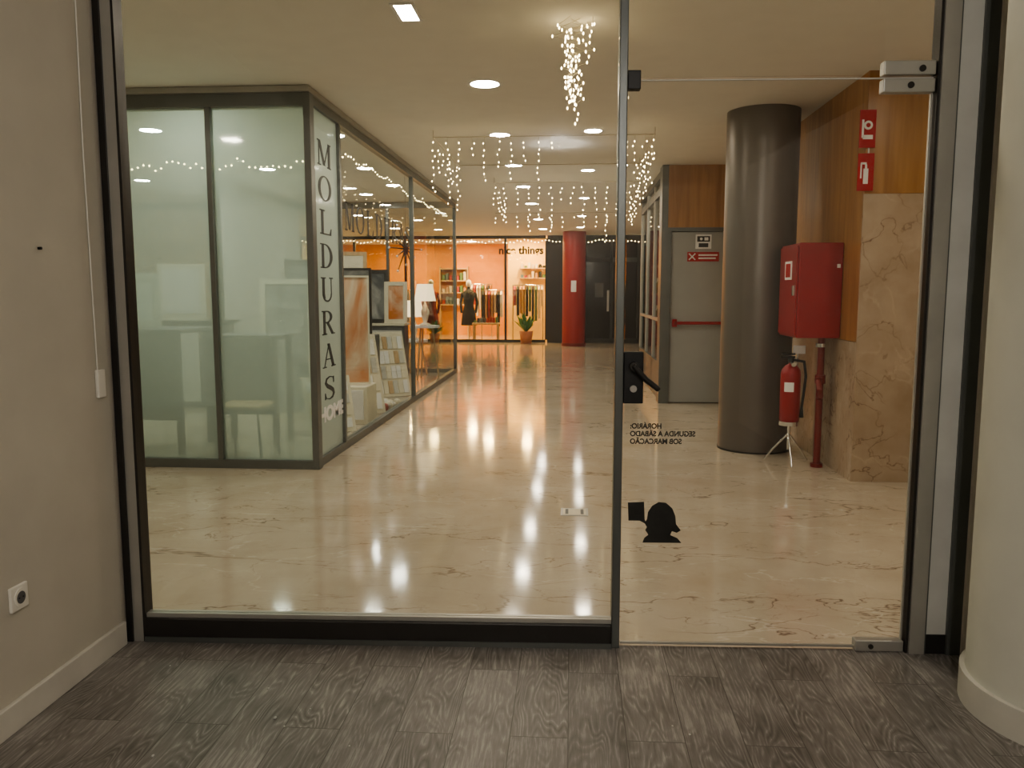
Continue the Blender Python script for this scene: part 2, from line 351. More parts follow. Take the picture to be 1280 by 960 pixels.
# ------------------------------------------------------------------ storefront of the room
b = MB('window_1', FM)
b.box(-1.84, -1.815, -.04, .04, 0, 2.78, M_DARK); b.box(-1.815, -1.765, -.03, .03, 0, 2.78, M_ALU); b.box(-1.772, -1.762, -.034, .034, 0, 2.78, M_DARK)
b.box(.172, .205, -.03, .03, 0, 2.78, M_FRAME, bev=.004)
b.box(-1.765, .172, -.035, .035, 0, .10, M_DARK, bev=.005); b.box(-1.765, .172, -.02, .02, .10, .118, M_ALU); b.box(-1.765, .172, -.04, .035, 0, .022, M_FRAME)
b.box(-1.765, .172, -.02, .02, 2.74, 2.78, M_DARK)
b.box(-1.765, .172, -.004, .004, .118, 2.74, M_GLASS)
b.box(.205, 1.355, -.004, .004, 2.262, 2.78, M_GLASS)
b.box(1.355, 1.365, -.03, .03, 0, 2.78, M_DARK); b.box(1.365, 1.425, -.04, .04, 0, 2.78, M_ALU); b.box(1.425, 1.432, -.035, .03, 0, 2.78, M_FRAME)
b.box(1.432, 1.51, -.03, .03, .0, 2.78, M_STRIP)
b.box(1.43, 1.51, -.034, -.03, 0, .08, M_DARK)
b.box(1.51, 1.565, -.045, .04, 0, 2.78, M_FRAME)
b.done()
b = MB('door_2', FM)
b.box(.21, 1.35, -.005, .005, .015, 2.25, M_GLASS)
b.box(.21, 1.35, -.006, .006, 2.248, 2.252, M_STRIP); b.box(.21, 1.35, -.006, .006, .010, .018, M_ALU); b.box(1.344, 1.35, -.006, .006, .02, 2.24, M_ALU)
b.box(1.16, 1.352, -.022, .022, .0, .045, M_ALU, bev=.004)
b.box(1.16, 1.352, -.022, .022, 2.195, 2.245, M_ALU, bev=.004)
b.box(1.16, 1.352, -.022, .022, 2.258, 2.31, M_ALU, bev=.004)
b.cyl((1.26, -.023, 2.22), (1.26, -.028, 2.22), .012, M_DARK); b.cyl((1.30, -.023, 2.28), (1.30, -.028, 2.28), .012, M_DARK)
b.cyl((1.22, -.023, .022), (1.22, -.028, .022), .01, M_DARK)
b.box(.205, .255, -.02, .02, 2.215, 2.285, M_BLACK, bev=.003)
b.box(.206, .285, -.018, .018, 1.01, 1.215, M_BLACK, bev=.004)
b.cyl((.245, -.018, 1.16), (.245, -.06, 1.16), .018, M_DARK); b.tube([(.245, -.06, 1.16), (.29, -.062, 1.11), (.335, -.06, 1.075)], .011, M_DARK)
b.cyl((.245, -.018, 1.07), (.245, -.03, 1.07), .014, M_ALU)
door = b.done()
S = .00326
def stk(px, py): return (.303+(px-806)*S, .436+(680-py)*S)
b = MB('door_sticker', FM)
def flat(pts, y0, y1, mat):
    q = [stk(*p) for p in pts]; n = len(q)
    vs = [(x, y0, z) for x, z in q]+[(x, y1, z) for x, z in q]
    b.add(vs, [tuple(range(n)), tuple(range(n, 2*n))[::-1]]+[(i, n+i, n+(i+1) % n, (i+1) % n) for i in range(n)], mat)
flat([(785, 629), (805, 628), (806, 650), (809, 657), (800, 652), (786, 652)], .0055, .007, M_BLACK)
flat([(804, 680), (806, 674), (811, 670), (807, 664), (809, 660), (806, 655), (809, 650), (810, 641), (815, 633), (823, 628), (832, 629), (840, 636), (844, 646), (845, 656), (851, 664), (846, 667), (840, 665), (838, 670), (847, 674), (852, 680)], .0055, .007, M_BLACK)
b.done()
hr = bpy.data.objects.new('door_hours_lettering', None); scene.collection.objects.link(hr)
for i, t in enumerate(('HORÁRIO:', 'SEGUNDA A SÁBADO', 'SOB MARCAÇÃO')):
    text('hours_line_%d' % i, t, .029, (.238, fy(.238)+.008, .915-.031*i), (math.pi/2, 0, math.pi+math.atan(SL)), M_BLACK, hr, 'RIGHT', .92, .0004, .0009)
b = MB('wall_socket'); b.box(-1.84, -1.828, 2.43, 2.515, .395, .48, M_WHITE, bev=.004)
b.cyl((-1.828, 2.4725, .4375), (-1.824, 2.4725, .4375), .03, M_WHITE, seg=24); b.cyl((-1.824, 2.4725, .4375), (-1.8235, 2.4725, .4375), .021, M_GREY, seg=24)
for y in (2.463, 2.482): b.cyl((-1.8235, y, .4375), (-1.823, y, .4375), .003, M_BLACK)
b.done()
b = MB('cable_cover'); b.box(-1.84, -1.825, 2.985, 3.035, 1.04, 1.15, M_WHITE, bev=.004); b.tube([(-1.836, 3.0, 1.15), (-1.836, 2.99, 2.0), (-1.836, 3.0, 2.79)], .003, M_WHITE); b.done()
b = MB('wall_screw'); b.cyl((-1.84, 2.7, 1.60), (-1.828, 2.7, 1.60), .005, M_BLACK); b.done()
b = MB('white_column'); b.cyl((1.76, 2.78, 0), (1.76, 2.78, 2.8), .352, M_COLW, seg=64); b.cyl((1.76, 2.78, 0), (1.76, 2.78, .11), .37, M_BASE, seg=64); b.done()

# ------------------------------------------------------------------ mall columns
b = MB('grey_column'); b.cyl((1.70, 7.6, 0), (1.70, 7.6, H), .318, M_COLG, seg=64); b.cyl((1.70, 7.6, 0), (1.70, 7.6, .015), .325, M_DARK, seg=64); b.done()
b = MB('red_column'); b.cyl((.06, 22.0, 0), (.06, 22.0, H), .31, M_REDC, seg=48); b.cyl((.06, 22, 0), (.06, 22, .08), .33, M_DKRED, seg=48)
b.box(-.02, .12, 21.675, 21.69, 1.45, 1.75, M_SIGNW); b.done()

# ------------------------------------------------------------------ fire equipment
b = MB('fire_hose_cabinet')
b.box(1.805, 2.148, 6.65, 7.2, 1.08, 1.84, M_RED, bev=.01)
b.box(1.79, 1.805, 6.67, 7.18, 1.10, 1.82, M_RED, bev=.004)
b.box(1.785, 1.79, 6.80, 7.0, 1.55, 1.70, M_SIGNW); b.box(1.783, 1.785, 6.83, 6.97, 1.57, 1.68, M_SIGNR)
b.box(1.775, 1.79, 6.70, 6.73, 1.42, 1.50, M_CHROME)
b.box(2.10, 2.125, 6.645, 6.65, 1.64, 1.67, M_SIGNW)
b.tube([(2.05, 6.8, 1.08), (2.05, 6.8, .02)], .028, M_DKRED, 14)
b.tube([(2.05, 6.8, .74), (2.02, 6.74, .72), (2.02, 6.70, .66), (2.04, 6.74, .60), (2.05, 6.8, .58)], .024, M_DKRED, 12)
b.cyl((2.05, 6.8, .70), (2.05, 6.8, .77), .042, M_DKRED); b.cyl((2.05, 6.8, 0), (2.05, 6.8, .03), .05, M_DKRED)
b.cyl((2.05, 6.8, 1.0), (2.05, 6.8, 1.03), .045, M_CHROME)
b.done()
ex, ey = 1.845, 6.92
b = MB('fire_extinguisher')
b.lathe([(0, .36), (.07, .36), (.082, .375), (.082, .76), (.075, .80), (.05, .835), (.022, .85), (.022, .87), (0, .87)], (ex, ey, 0), M_RED, 32)
b.cyl((ex, ey, .86), (ex, ey, .90), .025, M_BLACK)
b.box(ex-.09, ex+.03, ey-.012, ey+.012, .90, .915, M_BLACK, bev=.003); b.box(ex-.08, ex+.03, ey-.012, ey+.012, .925, .94, M_BLACK, bev=.003)
b.tube([(ex+.02, ey, .885), (ex+.10, ey-.02, .87), (ex+.115, ey-.03, .75), (ex+.10, ey-.04, .6), (ex+.09, ey-.03, .48)], .011, M_BLACK)
b.cyl((ex+.09, ey-.03, .48), (ex+.09, ey-.03, .40), .011, M_BLACK, r1=.02)
b.cyl((ex, ey-.083, .85), (ex, ey-.05, .86), .02, M_CHROME)
a0 = math.radians(-140)
for k in range(5):
    a = a0+k*math.radians(11); a2 = a+math.radians(11)
    b.add([(ex+.0832*math.cos(a), ey+.0832*math.sin(a), .62), (ex+.0832*math.cos(a2), ey+.0832*math.sin(a2), .62), (ex+.0832*math.cos(a2), ey+.0832*math.sin(a2), .70), (ex+.0832*math.cos(a), ey+.0832*math.sin(a), .70)], [(0, 1, 2, 3)], M_SIGNW)
b.cyl((ex, ey, .33), (ex, ey, .365), .088, M_CHROME, seg=24)
b.cyl((ex, ey, .12), (ex, ey, .33), .013, M_CHROME)
for k in range(3):
    a = math.radians(-95+120*k); b.tube([(ex, ey, .26), (ex+.14*math.cos(a), ey+.14*math.sin(a), .10), (ex+.20*math.cos(a), ey+.20*math.sin(a), .011)], .009, M_CHROME)
b.cyl((ex+.07, ey+.07, .3), (ex+.07, ey+.07, .98), .008, M_CHROME); b.box(ex+.03, ex+.13, ey+.06, ey+.065, .93, 1.0, M_SIGNW)
b.done()
b = MB('fire_safety_sign')
for z0, kind in ((2.50, 0), (2.19, 1)):
    b.box(2.09, 2.205, 6.25, 6.258, z0, z0+.27, M_SIGNR)
    if kind == 0:
        b.cyl((2.15, 6.25, z0+.16), (2.15, 6.247, z0+.16), .032, M_SIGNW); b.cyl((2.15, 6.247, z0+.16), (2.15, 6.246, z0+.16), .016, M_SIGNR)
        b.box(2.115, 2.185, 6.247, 6.25, z0+.06, z0+.09, M_SIGNW); b.box(2.105, 2.12, 6.247, 6.25, z0+.07, z0+.20, M_SIGNW)
    else:
        b.box(2.13, 2.165, 6.247, 6.25, z0+.05, z0+.16, M_SIGNW); b.box(2.14, 2.155, 6.247, 6.25, z0+.16, z0+.19, M_SIGNW); b.box(2.11, 2.15, 6.247, 6.25, z0+.19, z0+.205, M_SIGNW)
        b.box(2.108, 2.118, 6.247, 6.25, z0+.09, z0+.20, M_SIGNW)
b.box(2.16, 2.17, 6.258, 6.27, 2.2, 2.75, M_ALU)
b.done()
b = MB('floor_drain_cover'); b.box(-.06, .12, 5.15, 5.33, 0, .003, M_ALU); b.box(-.045, .105, 5.165, 5.315, .003, .004, M_CREAM)
b.box(-.03, -.01, 5.18, 5.30, .004, .005, M_GREY); b.box(.07, .09, 5.18, 5.30, .004, .005, M_GREY); b.done()

# ------------------------------------------------------------------ framing shop (left)
XS = -2.07; YF = 6.38; YB = 14.5
sh = MB('shop_storefront')
xs = [XS, -2.885, -3.725, -4.57, -5.41, -6.25, -7.1, -7.97]
sh.box(-7.99, XS, YF, YF+.10, 0, .07, M_FRAME); sh.box(-7.99, XS, YF, YF+.10, 2.90, 3.0, M_FRAME); sh.box(-7.99, XS+.02, YF-.03, YF+.12, 3.0, 3.045, M_ALU)
for i, x in enumerate(xs):
    if i == 0: sh.box(x-.035, x+.02, YF-.01, YF+.09, 0, 3.0, M_FRAME, bev=.004)
    else: sh.box(x-.022, x+.022, YF, YF+.08, .07, 2.9, M_FRAME, bev=.004)
for a, c in zip(xs[:-1], xs[1:]):
    sh.box(c+.02, a-.02, YF+.035, YF+.043, .07, 2.9, M_FROST)
ys = [YF, 7.26, 10.6, YB]
sh.box(XS-.07, XS, YF+.1, YB, 0, .07, M_FRAME); sh.box(XS-.07, XS, YF+.1, YB, 2.93, 3.0, M_FRAME); sh.box(XS-.08, XS+.02, YF+.12, YB, 3.0, 3.045, M_ALU)
for y in ys[1:]: sh.box(XS-.05, XS, y-.025, y+.025, .07, 2.93, M_FRAME)
sh.box(XS-.034, XS-.028, YF+.09, 7.235, .07, 2.93, M_FROST2)
for a, c in zip(ys[1:-1], ys[2:]): sh.box(XS-.034, XS-.028, a+.025, c-.025, .07, 2.93, M_GLASSR)
sh.box(-7.99, XS-.05, YB-.05, YB, 0, .07, M_FRAME); sh.box(-7.99, XS-.05, YB-.05, YB, 2.93, 3.04, M_FRAME)
for x in (-3.3, -4.6, -6.0): sh.box(x-.025, x+.025, YB-.05, YB, .07, 2.93, M_FRAME)
sh.box(-7.99, XS-.05, YB-.03, YB-.024, .07, 2.93, M_GLASSR)
shop = sh.done()
def side_m(x, y, z):   # local x -> +Y, local y -> +Z, local z -> +X
    return Matrix(((0, 0, 1, x), (1, 0, 0, y), (0, 1, 0, z), (0, 0, 0, 1)))
for i, ch in enumerate('MOLDURAS'):
    serif('letter_%d' % i, ch, side_m(XS-.026, 6.67, 2.50-.283*i), .38, .205, M_LETTER, shop)
text('letter_home', 'HOME', .17, (XS-.022, 6.90, .40), (math.pi/2, 0, math.pi/2), M_SIGNW, shop, sx=1.5, off=.008)
for i, ch in enumerate('MOLDURAS'):
    serif('window_letter_%d' % i, ch, side_m(XS-.026, 7.45+.39*i, 2.02), .33, .26, M_LETTER, shop)
def frame_pic(name, x, y, z, w, h, fm, cm, ry=0, rz=0, thick=.04, e=.06):
    b = MB(name, Matrix.Translation((x, y, z)) @ Matrix.Rotation(rz, 4, 'Z') @ Matrix.Rotation(ry, 4, 'X'))
    b.box(-w/2, w/2, 0, thick, 0, e, fm); b.box(-w/2, w/2, 0, thick, h-e, h, fm); b.box(-w/2, -w/2+e, 0, thick, e, h-e, fm); b.box(w/2-e, w/2, 0, thick, e, h-e, fm)
    b.box(-w/2+e, w/2-e, .01, thick, e, h-e, cm); return b.done()
def desk(name, x0, x1, y0, y1, h, top, leg):
    b = MB(name); b.box(x0, x1, y0, y1, h-.04, h, top, bev=.005)
    for x in (x0+.05, x1-.05):
        for y in (y0+.05, y1-.05): b.box(x-.025, x+.025, y-.025, y+.025, 0, h-.04, leg)
    b.box(x0+.05, x1-.05, y0+.05, y0+.07, .3, h-.04, top); return b.done()
desk('work_desk', -4.75, -3.45, 6.9, 7.6, 1.12, M_GREY, M_GREY)
desk('work_desk', -3.40, -2.72, 7.3, 7.8, 1.05, M_GREY, M_GREY)
b = MB('counter_unit'); b.box(-6.1, -4.4, 9.8, 10.3, 0, 1.05, M_GREY, bev=.01); b.box(-6.15, -4.35, 9.75, 10.35, 1.05, 1.09, M_BLACK)
for x in (-5.6, -5.1): b.box(x, x+.45, 9.78, 9.8, .08, .98, M_STRIP)
b.done()
def chair(x, y):
    b = MB('stool_chair')
    b.box(x-.2, x+.2, y-.2, y+.2, .45, .48, M_WOODL, bev=.01)
    for dx in (-.17, .17):
        b.tube([(x+dx*1.2, y-.2, .01), (x+dx, y-.17, .45)], .012, M_DARK); b.tube([(x+dx*1.2, y+.22, .01), (x+dx, y+.17, .45), (x+dx, y+.21, .85)], .012, M_DARK)
    b.box(x-.18, x+.18, y+.19, y+.22, .68, .86, M_DARK, bev=.01); b.done()
chair(-2.85, 6.85); chair(-5.3, 7.4)
b = MB('wall_poster_board'); b.box(-5.2, -4.6, 9.9, 9.93, 1.091, 1.8, M_CREAM); b.box(-5.14, -4.66, 9.893, 9.9, 1.18, 1.74, M_SIGNW); b.done()
frame_pic('framed_picture', -4.0, 7.3, 1.125, .34, .5, M_WHITE, M_SIGNW, ry=-.06, rz=.05, thick=.02)
frame_pic('abstract_painting', -2.52, 8.75, 0.43, .60, 1.2, M_CREAM, M_CANVAS, ry=-.04, rz=.25, e=.02)
b = MB('painting_plinth'); b.box(-2.9, -2.22, 8.62, 9.05, 0, .42, M_CREAM, bev=.01); b.box(-2.86, -2.26, 8.60, 8.62, .06, .38, M_SIGNW); b.done()
frame_pic('framed_picture', -3.25, 9.0, 0.0, .6, 1.6, M_CREAM, M_CANVAS2, ry=-.06, rz=.1)
def sampler(y0, x0, w, h, rz):
    b = MB('moulding_sample_display', Matrix.Translation((x0, y0, 0)) @ Matrix.Rotation(rz, 4, 'Z') @ Matrix.Rotation(-.35, 4, 'X'))
    b.box(-w/2, w/2, 0, .03, .02, h, M_CREAM)
    n = 4; cols = [M_SIGNW, M_CREAM, M_WOODL, M_STRIP, M_CREAM, M_SIGNW]
    for i in range(n):
        z = .06+(h-.10)*i/n; hh = (h-.10)/n-.03
        m_ = 6
        for j in range(m_):     # short vertical moulding samples hung in rows
            x = -w/2+.03+(w-.06)*j/m_
            b.box(x+.004, x+(w-.06)/m_-.004, -.014, 0, z, z+hh, cols[(i*2+j) % 6], bev=.004)
    b.done()
sampler(8.0, -2.42, .5, .62, .6)
sampler(9.3, -2.42, .52, 1.0, .6)
sampler(10.9, -2.42, .5, .95, .6)
b = MB('display_shelving'); b.box(-3.3, -2.5, 11.9, 12.3, 0, .95, M_GREY, bev=.01)
b.box(-3.32, -2.48, 11.88, 12.32, .95, .98, M_CREAM); b.box(-3.28, -2.52, 11.89, 11.9, .1, .45, M_STRIP); b.box(-3.28, -2.52, 11.89, 11.9, .5, .88, M_STRIP); b.done()
frame_pic('framed_picture', -3.0, 12.0, .985, .5, .8, M_DARK, M_CANVAS2, ry=-.08, rz=.1)
frame_pic('framed_picture', -2.62, 11.95, .985, .34, .62, M_CREAM, M_CANVAS, ry=-.08, rz=.1)
b = MB('painting_plinth'); b.box(-3.1, -2.52, 10.15, 10.5, 0, .9, M_GREY, bev=.01); b.box(-3.05, -2.57, 10.13, 10.15, .06, .84, M_STRIP); b.done()
frame_pic('framed_picture', -2.82, 10.22, .905, .52, .85, M_DARK, M_CANVAS2, ry=-.04, rz=.1, e=.03)
frame_pic('framed_picture', -3.6, 11.0, 0.0, .7, 1.9, M_DARK, M_CANVAS2, ry=-.05, rz=.2)
frame_pic('framed_picture', -3.7, 12.9, 0.0, .8, 2.1, M_WOODL, M_CREAM, ry=-.05, rz=.2)
def table_and_lamp(x, y, ht):
    b = MB('side_table'); b.cyl((x, y, ht-.04), (x, y, ht), .24, M_SIGNW, seg=32)
    for a in (0, 2.1, 4.2): b.tube([(x+.12*math.cos(a), y+.12*math.sin(a), ht-.04), (x+.22*math.cos(a), y+.22*math.sin(a), .015)], .016, M_WOODL)
    b.done()
    b = MB('table_lamp'); b.lathe([(0, ht+.001), (.09, ht+.001), (.09, ht+.02), (.03, ht+.05), (.06, ht+.15), (.07, ht+.23), (.03, ht+.33), (.012, ht+.38), (.012, ht+.43)], (x, y, 0), M_CREAM)
    b.lathe([(.18, ht+.40), (.13, ht+.68)], (x, y, 0), M_SHADE); b.done()
table_and_lamp(-2.42, 13.3, .90)
table_and_lamp(-2.75, 14.0, .62)
b = MB('star_ornament')
c = Vector((-2.32, 11.3, 2.05))
for k in range(12):
    a = math.pi*2*k/12; r = .36 if k % 2 == 0 else .22
    d = Vector((math.cos(a)*.45, math.cos(a)*.9, math.sin(a))); b.cyl(c, c+d*r, .014, M_DARK, r1=.004, seg=6); b.sph(c+d*r, .018, M_SIGNW)
b.tube([c, (c.x, c.y, H-.002)], .0025, M_DARK); b.done()
b = MB('christmas_bauble_pile')
for i in range(16):
    r = random.uniform(.035, .06); b.sph((-2.28+random.uniform(-.08, .08), 9.95+random.uniform(-.35, .35), r), r, random.choice([M_SIGNW, M_ALU, M_CREAM, M_RED]), fine=True)
b.done()
b = MB('shop_partition'); b.box(-5.0, -4.85, 11.0, 14.3, 0, 2.9, M_STRIP); b.box(-5.02, -4.83, 10.98, 11.0, 0, 2.9, M_FRAME); b.done()

# ------------------------------------------------------------------ right kiosk
b = MB('kiosk_storefront')
XK = 1.18
b.box(XK, XK+.05, 10.92, 14.2, 0, .5, M_FRAME); b.box(XK, XK+.06, 10.92, 14.2, 2.75, 2.85, M_FRAME); b.box(XK-.02, XK+.06, 10.92, 14.2, 2.95, 3.04, M_FRAME)
for y in (10.95, 12.0, 13.1, 14.17): b.box(XK, XK+.05, y-.03, y+.03, 0, 2.95, M_ALU)
b.box(XK+.02, XK+.026, 10.95, 14.2, .5, 2.95, M_GLASSR); b.box(XK, XK+.06, 10.92, 14.2, 1.05, 1.09, M_ALU)
b.box(1.2, 4.0, 14.2, 14.26, 0, H-.005, M_GREY)
b.done()
b = MB('drinks_cabinet'); b.box(1.85, 2.1, 11.0, 14.1, 0, .5, M_GREY); b.box(2.05, 2.1, 11.0, 14.1, .5, 2.3, M_GREY)
for z in (.5, .95, 1.4, 1.85): b.box(1.35, 2.05, 11.0, 14.1, z, z+.03, M_DARK)
b.box(1.35, 2.05, 11.0, 11.04, 0, 2.3, M_GREY); b.box(1.35, 2.05, 14.06, 14.1, 0, 2.3, M_GREY); b.box(1.35, 1.85, 11, 14.1, 0, .5, M_GREY)
b.box(1.35, 2.05, 11.0, 14.1, 2.27, 2.3, M_GREY)
for z in (.98, 1.43):
    for i in range(22):
        y = 11.2+i*.128; b.lathe([(0, 0), (.035, 0), (.035, .15), (.013, .21), (.013, .25), (0, .25)], (1.42, y, z), [M_BOTTLE, M_BOTTLE, M_BLACK, M_BOTTLE, M_SIGNW][i % 5], 10)
b.done()

# ------------------------------------------------------------------ far shop fronts
YN = 23.3
b = MB('clothes_shop_storefront')
b.box(-7.99, -.75, YN, YN+.12, 2.96, H-.005, M_DARK); b.box(-7.99, -.75, YN, YN+.08, 0, .08, M_DARK)
for x in (-7.9, -6.3, -4.8, -3.35, -1.9, -.73): b.box(x-.03, x+.03, YN, YN+.1, .08, 2.96, M_DARK)
b.box(-7.99, -.75, YN+.05, YN+.056, .08, 2.96, M_GLASSR)
b.box(-.70, -.25, YN-.02, YN+.2, 0, H-.005, M_DARK)
cs = b.done()
b = MB('wall_clothes_shop'); b.box(-7.99, -.6, 27.4, 27.5, 0, H-.005, M_ORANGE); b.box(-.62, -.5, YN+.2, 27.4, 0, H-.005, M_YEL); b.box(-1.95, -.62, 24.9, 24.98, 0, H-.005, M_YEL); b.done()
text('letter_nice', 'nice things', .30, (-1.45, YN-.035, 2.62), (math.pi/2, 0, 0), M_BLACK, cs, off=.010)
b = MB('dark_storefront')
b.box(.35, 6.99, YN+.02, YN+.12, 0, H-.005, M_PANE)
for i in range(9):
    x = .38+i*.75; b.box(x-.035, x+.035, YN-.03, YN+.02, 0, 2.95, M_DARK)
b.box(.35, 6.99, YN-.03, YN+.02, 2.3, 2.42, M_DARK); b.box(.35, 6.99, YN-.03, YN+.02, 0, .12, M_DARK); b.box(.35, 6.99, YN-.04, YN+.02, 2.9, H-.005, M_DARK)
b.box(1.0, 1.06, YN-.07, YN-.03, .9, 1.5, M_ALU); b.box(.66, .9, YN-.0, YN+.02, 1.3, 1.7, M_GREY)
b.done()
def rack(x0, x1, y, h=1.5):
    b = MB('clothes_rack')
    for x in (x0, x1): b.cyl((x, y, 0), (x, y, h), .015, M_CHROME, seg=8); b.box(x-.015, x+.015, y-.2, y+.2, 0, .03, M_CHROME)
    b.cyl((x0, y, h), (x1, y, h), .015, M_CHROME, seg=8)
    n = int((x1-x0)/.09)
    for i in range(n):
        x = x0+.06+i*.09; m = random.choice(CLOTH); L = random.uniform(.6, 1.1); w = .03
        pts = [(-.04, h-.03), (.04, h-.03), (.21, h-.13), (.19, h-.2), (.17, h-L), (-.17, h-L), (-.19, h-.2), (-.21, h-.13)]
        k = len(pts)
        b.add([(x-w, y+p, z) for p, z in pts]+[(x+w, y+p+random.uniform(-.01, .01), z) for p, z in pts], [tuple(range(k))[::-1], tuple(range(k, 2*k))]+[(j, (j+1) % k, k+(j+1) % k, k+j) for j in range(k)], m)
    b.done()
rack(-2.7, -2.0, 24.3); rack(-1.75, -.85, 24.2, 1.65); rack(-5.8, -4.9, 24.6); rack(-3.3, -2.6, 26.4, 1.7); rack(-7.2, -6.4, 24.4)
def mannequin(x, y, m1, m2):
    b = MB('mannequin')
    b.cyl((x, y, 0), (x, y, .02), .18, M_CHROME); b.cyl((x, y, 0), (x, y, .7), .012, M_CHROME)
    b.lathe([(.0, .45), (.24, .45), (.2, .8), (.14, 1.05), (.18, 1.3), (.2, 1.42), (.1, 1.5), (.05, 1.54), (.05, 1.6)], (x, y, 0), m1)
    b.sph((x, y, 1.7), .1, M_SIGNW, (.85, 1, 1.2), fine=True)
    for s in (-1, 1): b.tube([(x+s*.2, y, 1.4), (x+s*.25, y, 1.12), (x+s*.22, y-.06, .85)], .04, m2)
    b.done()
mannequin(-3.1, 24.4, CLOTH[5], CLOTH[5]); mannequin(-4.2, 24.1, CLOTH[1], CLOTH[1])
b = MB('display_table'); b.box(-2.9, -2.1, 23.5, 23.85, .5, .55, M_WOODL, bev=.01)
for x in (-2.85, -2.15):
    for y in (23.53, 23.82): b.box(x-.025, x+.025, y-.025, y+.025, 0, .5, M_WOODL)
for i in range(8): b.box(-2.85+i*.09, -2.78+i*.09, 23.6, 23.75, .55, .6+random.uniform(0, .16), random.choice(CLOTH))
b.done()
b = MB('wall_shelving')
for z in (1.0, 1.4, 1.8, 2.2): b.box(-4.4, -3.5, 27.1, 27.39, z, z+.04, M_WOODL)
for z in (1.04, 1.44, 1.84):
    for i in range(7): b.box(-4.35+i*.12, -4.26+i*.12, 27.15, 27.35, z, z+random.uniform(.1, .28), random.choice(CLOTH))
b.box(-4.44, -4.4, 27.1, 27.39, 0, 2.3, M_WOODL); b.box(-3.5, -3.46, 27.1, 27.39, 0, 2.3, M_WOODL); b.done()
b = MB('wall_shelving')
for z in (1.85, 2.15):
    b.box(-1.6, -.75, 24.7, 24.9, z, z+.03, M_WOODL)
    for i in range(7): b.box(-1.55+i*.11, -1.47+i*.11, 24.72, 24.86, z+.03, z+.03+random.uniform(.06, .2), random.choice(CLOTH))
b.done()
def plant(x, y, s=1):
    b = MB('potted_plant'); b.lathe([(0, 0), (.13*s, 0), (.17*s, .3*s), (.15*s, .3*s), (.14*s, .26*s), (0, .26*s)], (x, y, 0), M_TERRA)
    for i in range(34):
        a = random.uniform(0, 6.28); t = random.uniform(.5, 1.3); L = random.uniform(.35, .65)*s
        p = Vector((x, y, .26*s)); d = Vector((math.cos(a)*math.cos(t)*.7, math.sin(a)*math.cos(t)*.45, math.sin(t))); e = p+d*L
        side = Vector((-math.sin(a), math.cos(a), 0))*.05*s; mid = p+d*L*.6
        b.add([p, mid+side, e-Vector((0, 0, .06*s)), mid-side], [(0, 1, 2, 3)], M_GREEN)
    b.done()
plant(-1.28, 22.9, 1.15); plant(-3.9, 22.9, .9)

# ------------------------------------------------------------------ fairy lights
def strand(b, x, y, z, L, step=.06, r=.006):
    n = max(1, int(L/step)); px, py, pz = x, y, z
    for i in range(n):
        nx, ny, nz = x+random.uniform(-.015, .015), y+random.uniform(-.012, .012), pz-step
        b.cyl((px, py, pz), (nx, ny, nz), .0016, M_WIRE, seg=4, caps=False); px, py, pz = nx, ny, nz
        b.sph((nx+random.uniform(-.016, .016), ny, nz+random.uniform(-.012, .012)), r, M_BULB, (1, 1, 1.6))
def curtain(name, rows, zt, r=.006, step=.06):
    b = MB(name)
    for pa, pb, items in rows:
        b.cyl((pa[0], pa[1], zt), (pb[0], pb[1], zt), .005, M_WIRE, seg=6)
        for p in (pa, pb): b.cyl((p[0], p[1], zt), (p[0], p[1], H-.002), .002, M_WIRE, seg=4)
        for t, L in items:
            t = min(1, max(0, t+random.uniform(-.008, .008))); p = Vector(pa)*(1-t)+Vector(pb)*t; strand(b, p.x, p.y, zt, L, step, r)
    b.done()
def seq(t0, t1, n, lens): return [(t0+(t1-t0)*i/max(1, n-1), lens[i % len(lens)]*random.uniform(.8, 1.12)) for i in range(n)]
curtain('icicle_fairy_lights', [
    ((-1.39, 8.2), (.80, 8.2), seq(0, .54, 10, [.54, .32, .44, .2, .48, .3])+seq(.86, 1, 4, [.3, .55, .42])),
    ((-1.39, 8.2), (-1.39, 10.0), seq(.2, 1, 6, [.4, .25, .5])),
    ((.80, 8.2), (.80, 10.0), seq(.2, 1, 6, [.5, .25, .4])),
    ((-1.39, 10.0), (.80, 10.0), [])], 2.98)
curtain('icicle_fairy_lights', [
    ((-1.1, 11.6), (.95, 11.6), seq(0, 1, 14, [.35, .6, .42, .75, .5, .7, .3])),
    ((-1.1, 11.6), (-1.1, 13.6), seq(.3, 1, 4, [.4])), ((.95, 11.6), (.95, 13.6), seq(.3, 1, 4, [.4]))], 2.98, .0068, .075)
curtain('icicle_fairy_lights', [((-1.5, 16.0), (.9, 16.0), seq(0, 1, 12, [.3, .2, .35]))], 2.98, .008, .09)
b = MB('hanging_fairy_light_cluster')
for k in range(7):
    x, y = random.uniform(-.03, .03), 5.0+random.uniform(-.03, .03); L = random.uniform(.38, .62); z = H-.003; px, py = x+random.uniform(-.13, .13), y+random.uniform(-.1, .1)
    n = int(L/.028)
    for i in range(n):
        t = i/n; nx = x+(random.uniform(-.13, .13))*(1-t)**1.3+random.uniform(-.03, .03)*(1 if t < .8 else .5); ny = y+random.uniform(-.03, .03); nz = z-L/n
        b.cyl((px, py, z), (nx, ny, nz), .0014, M_WIRE, seg=4, caps=False); b.sph((nx, ny, nz), .0054, M_BULB, (1, 1, 1.9)); px, py, z = nx, ny, nz
b.done()
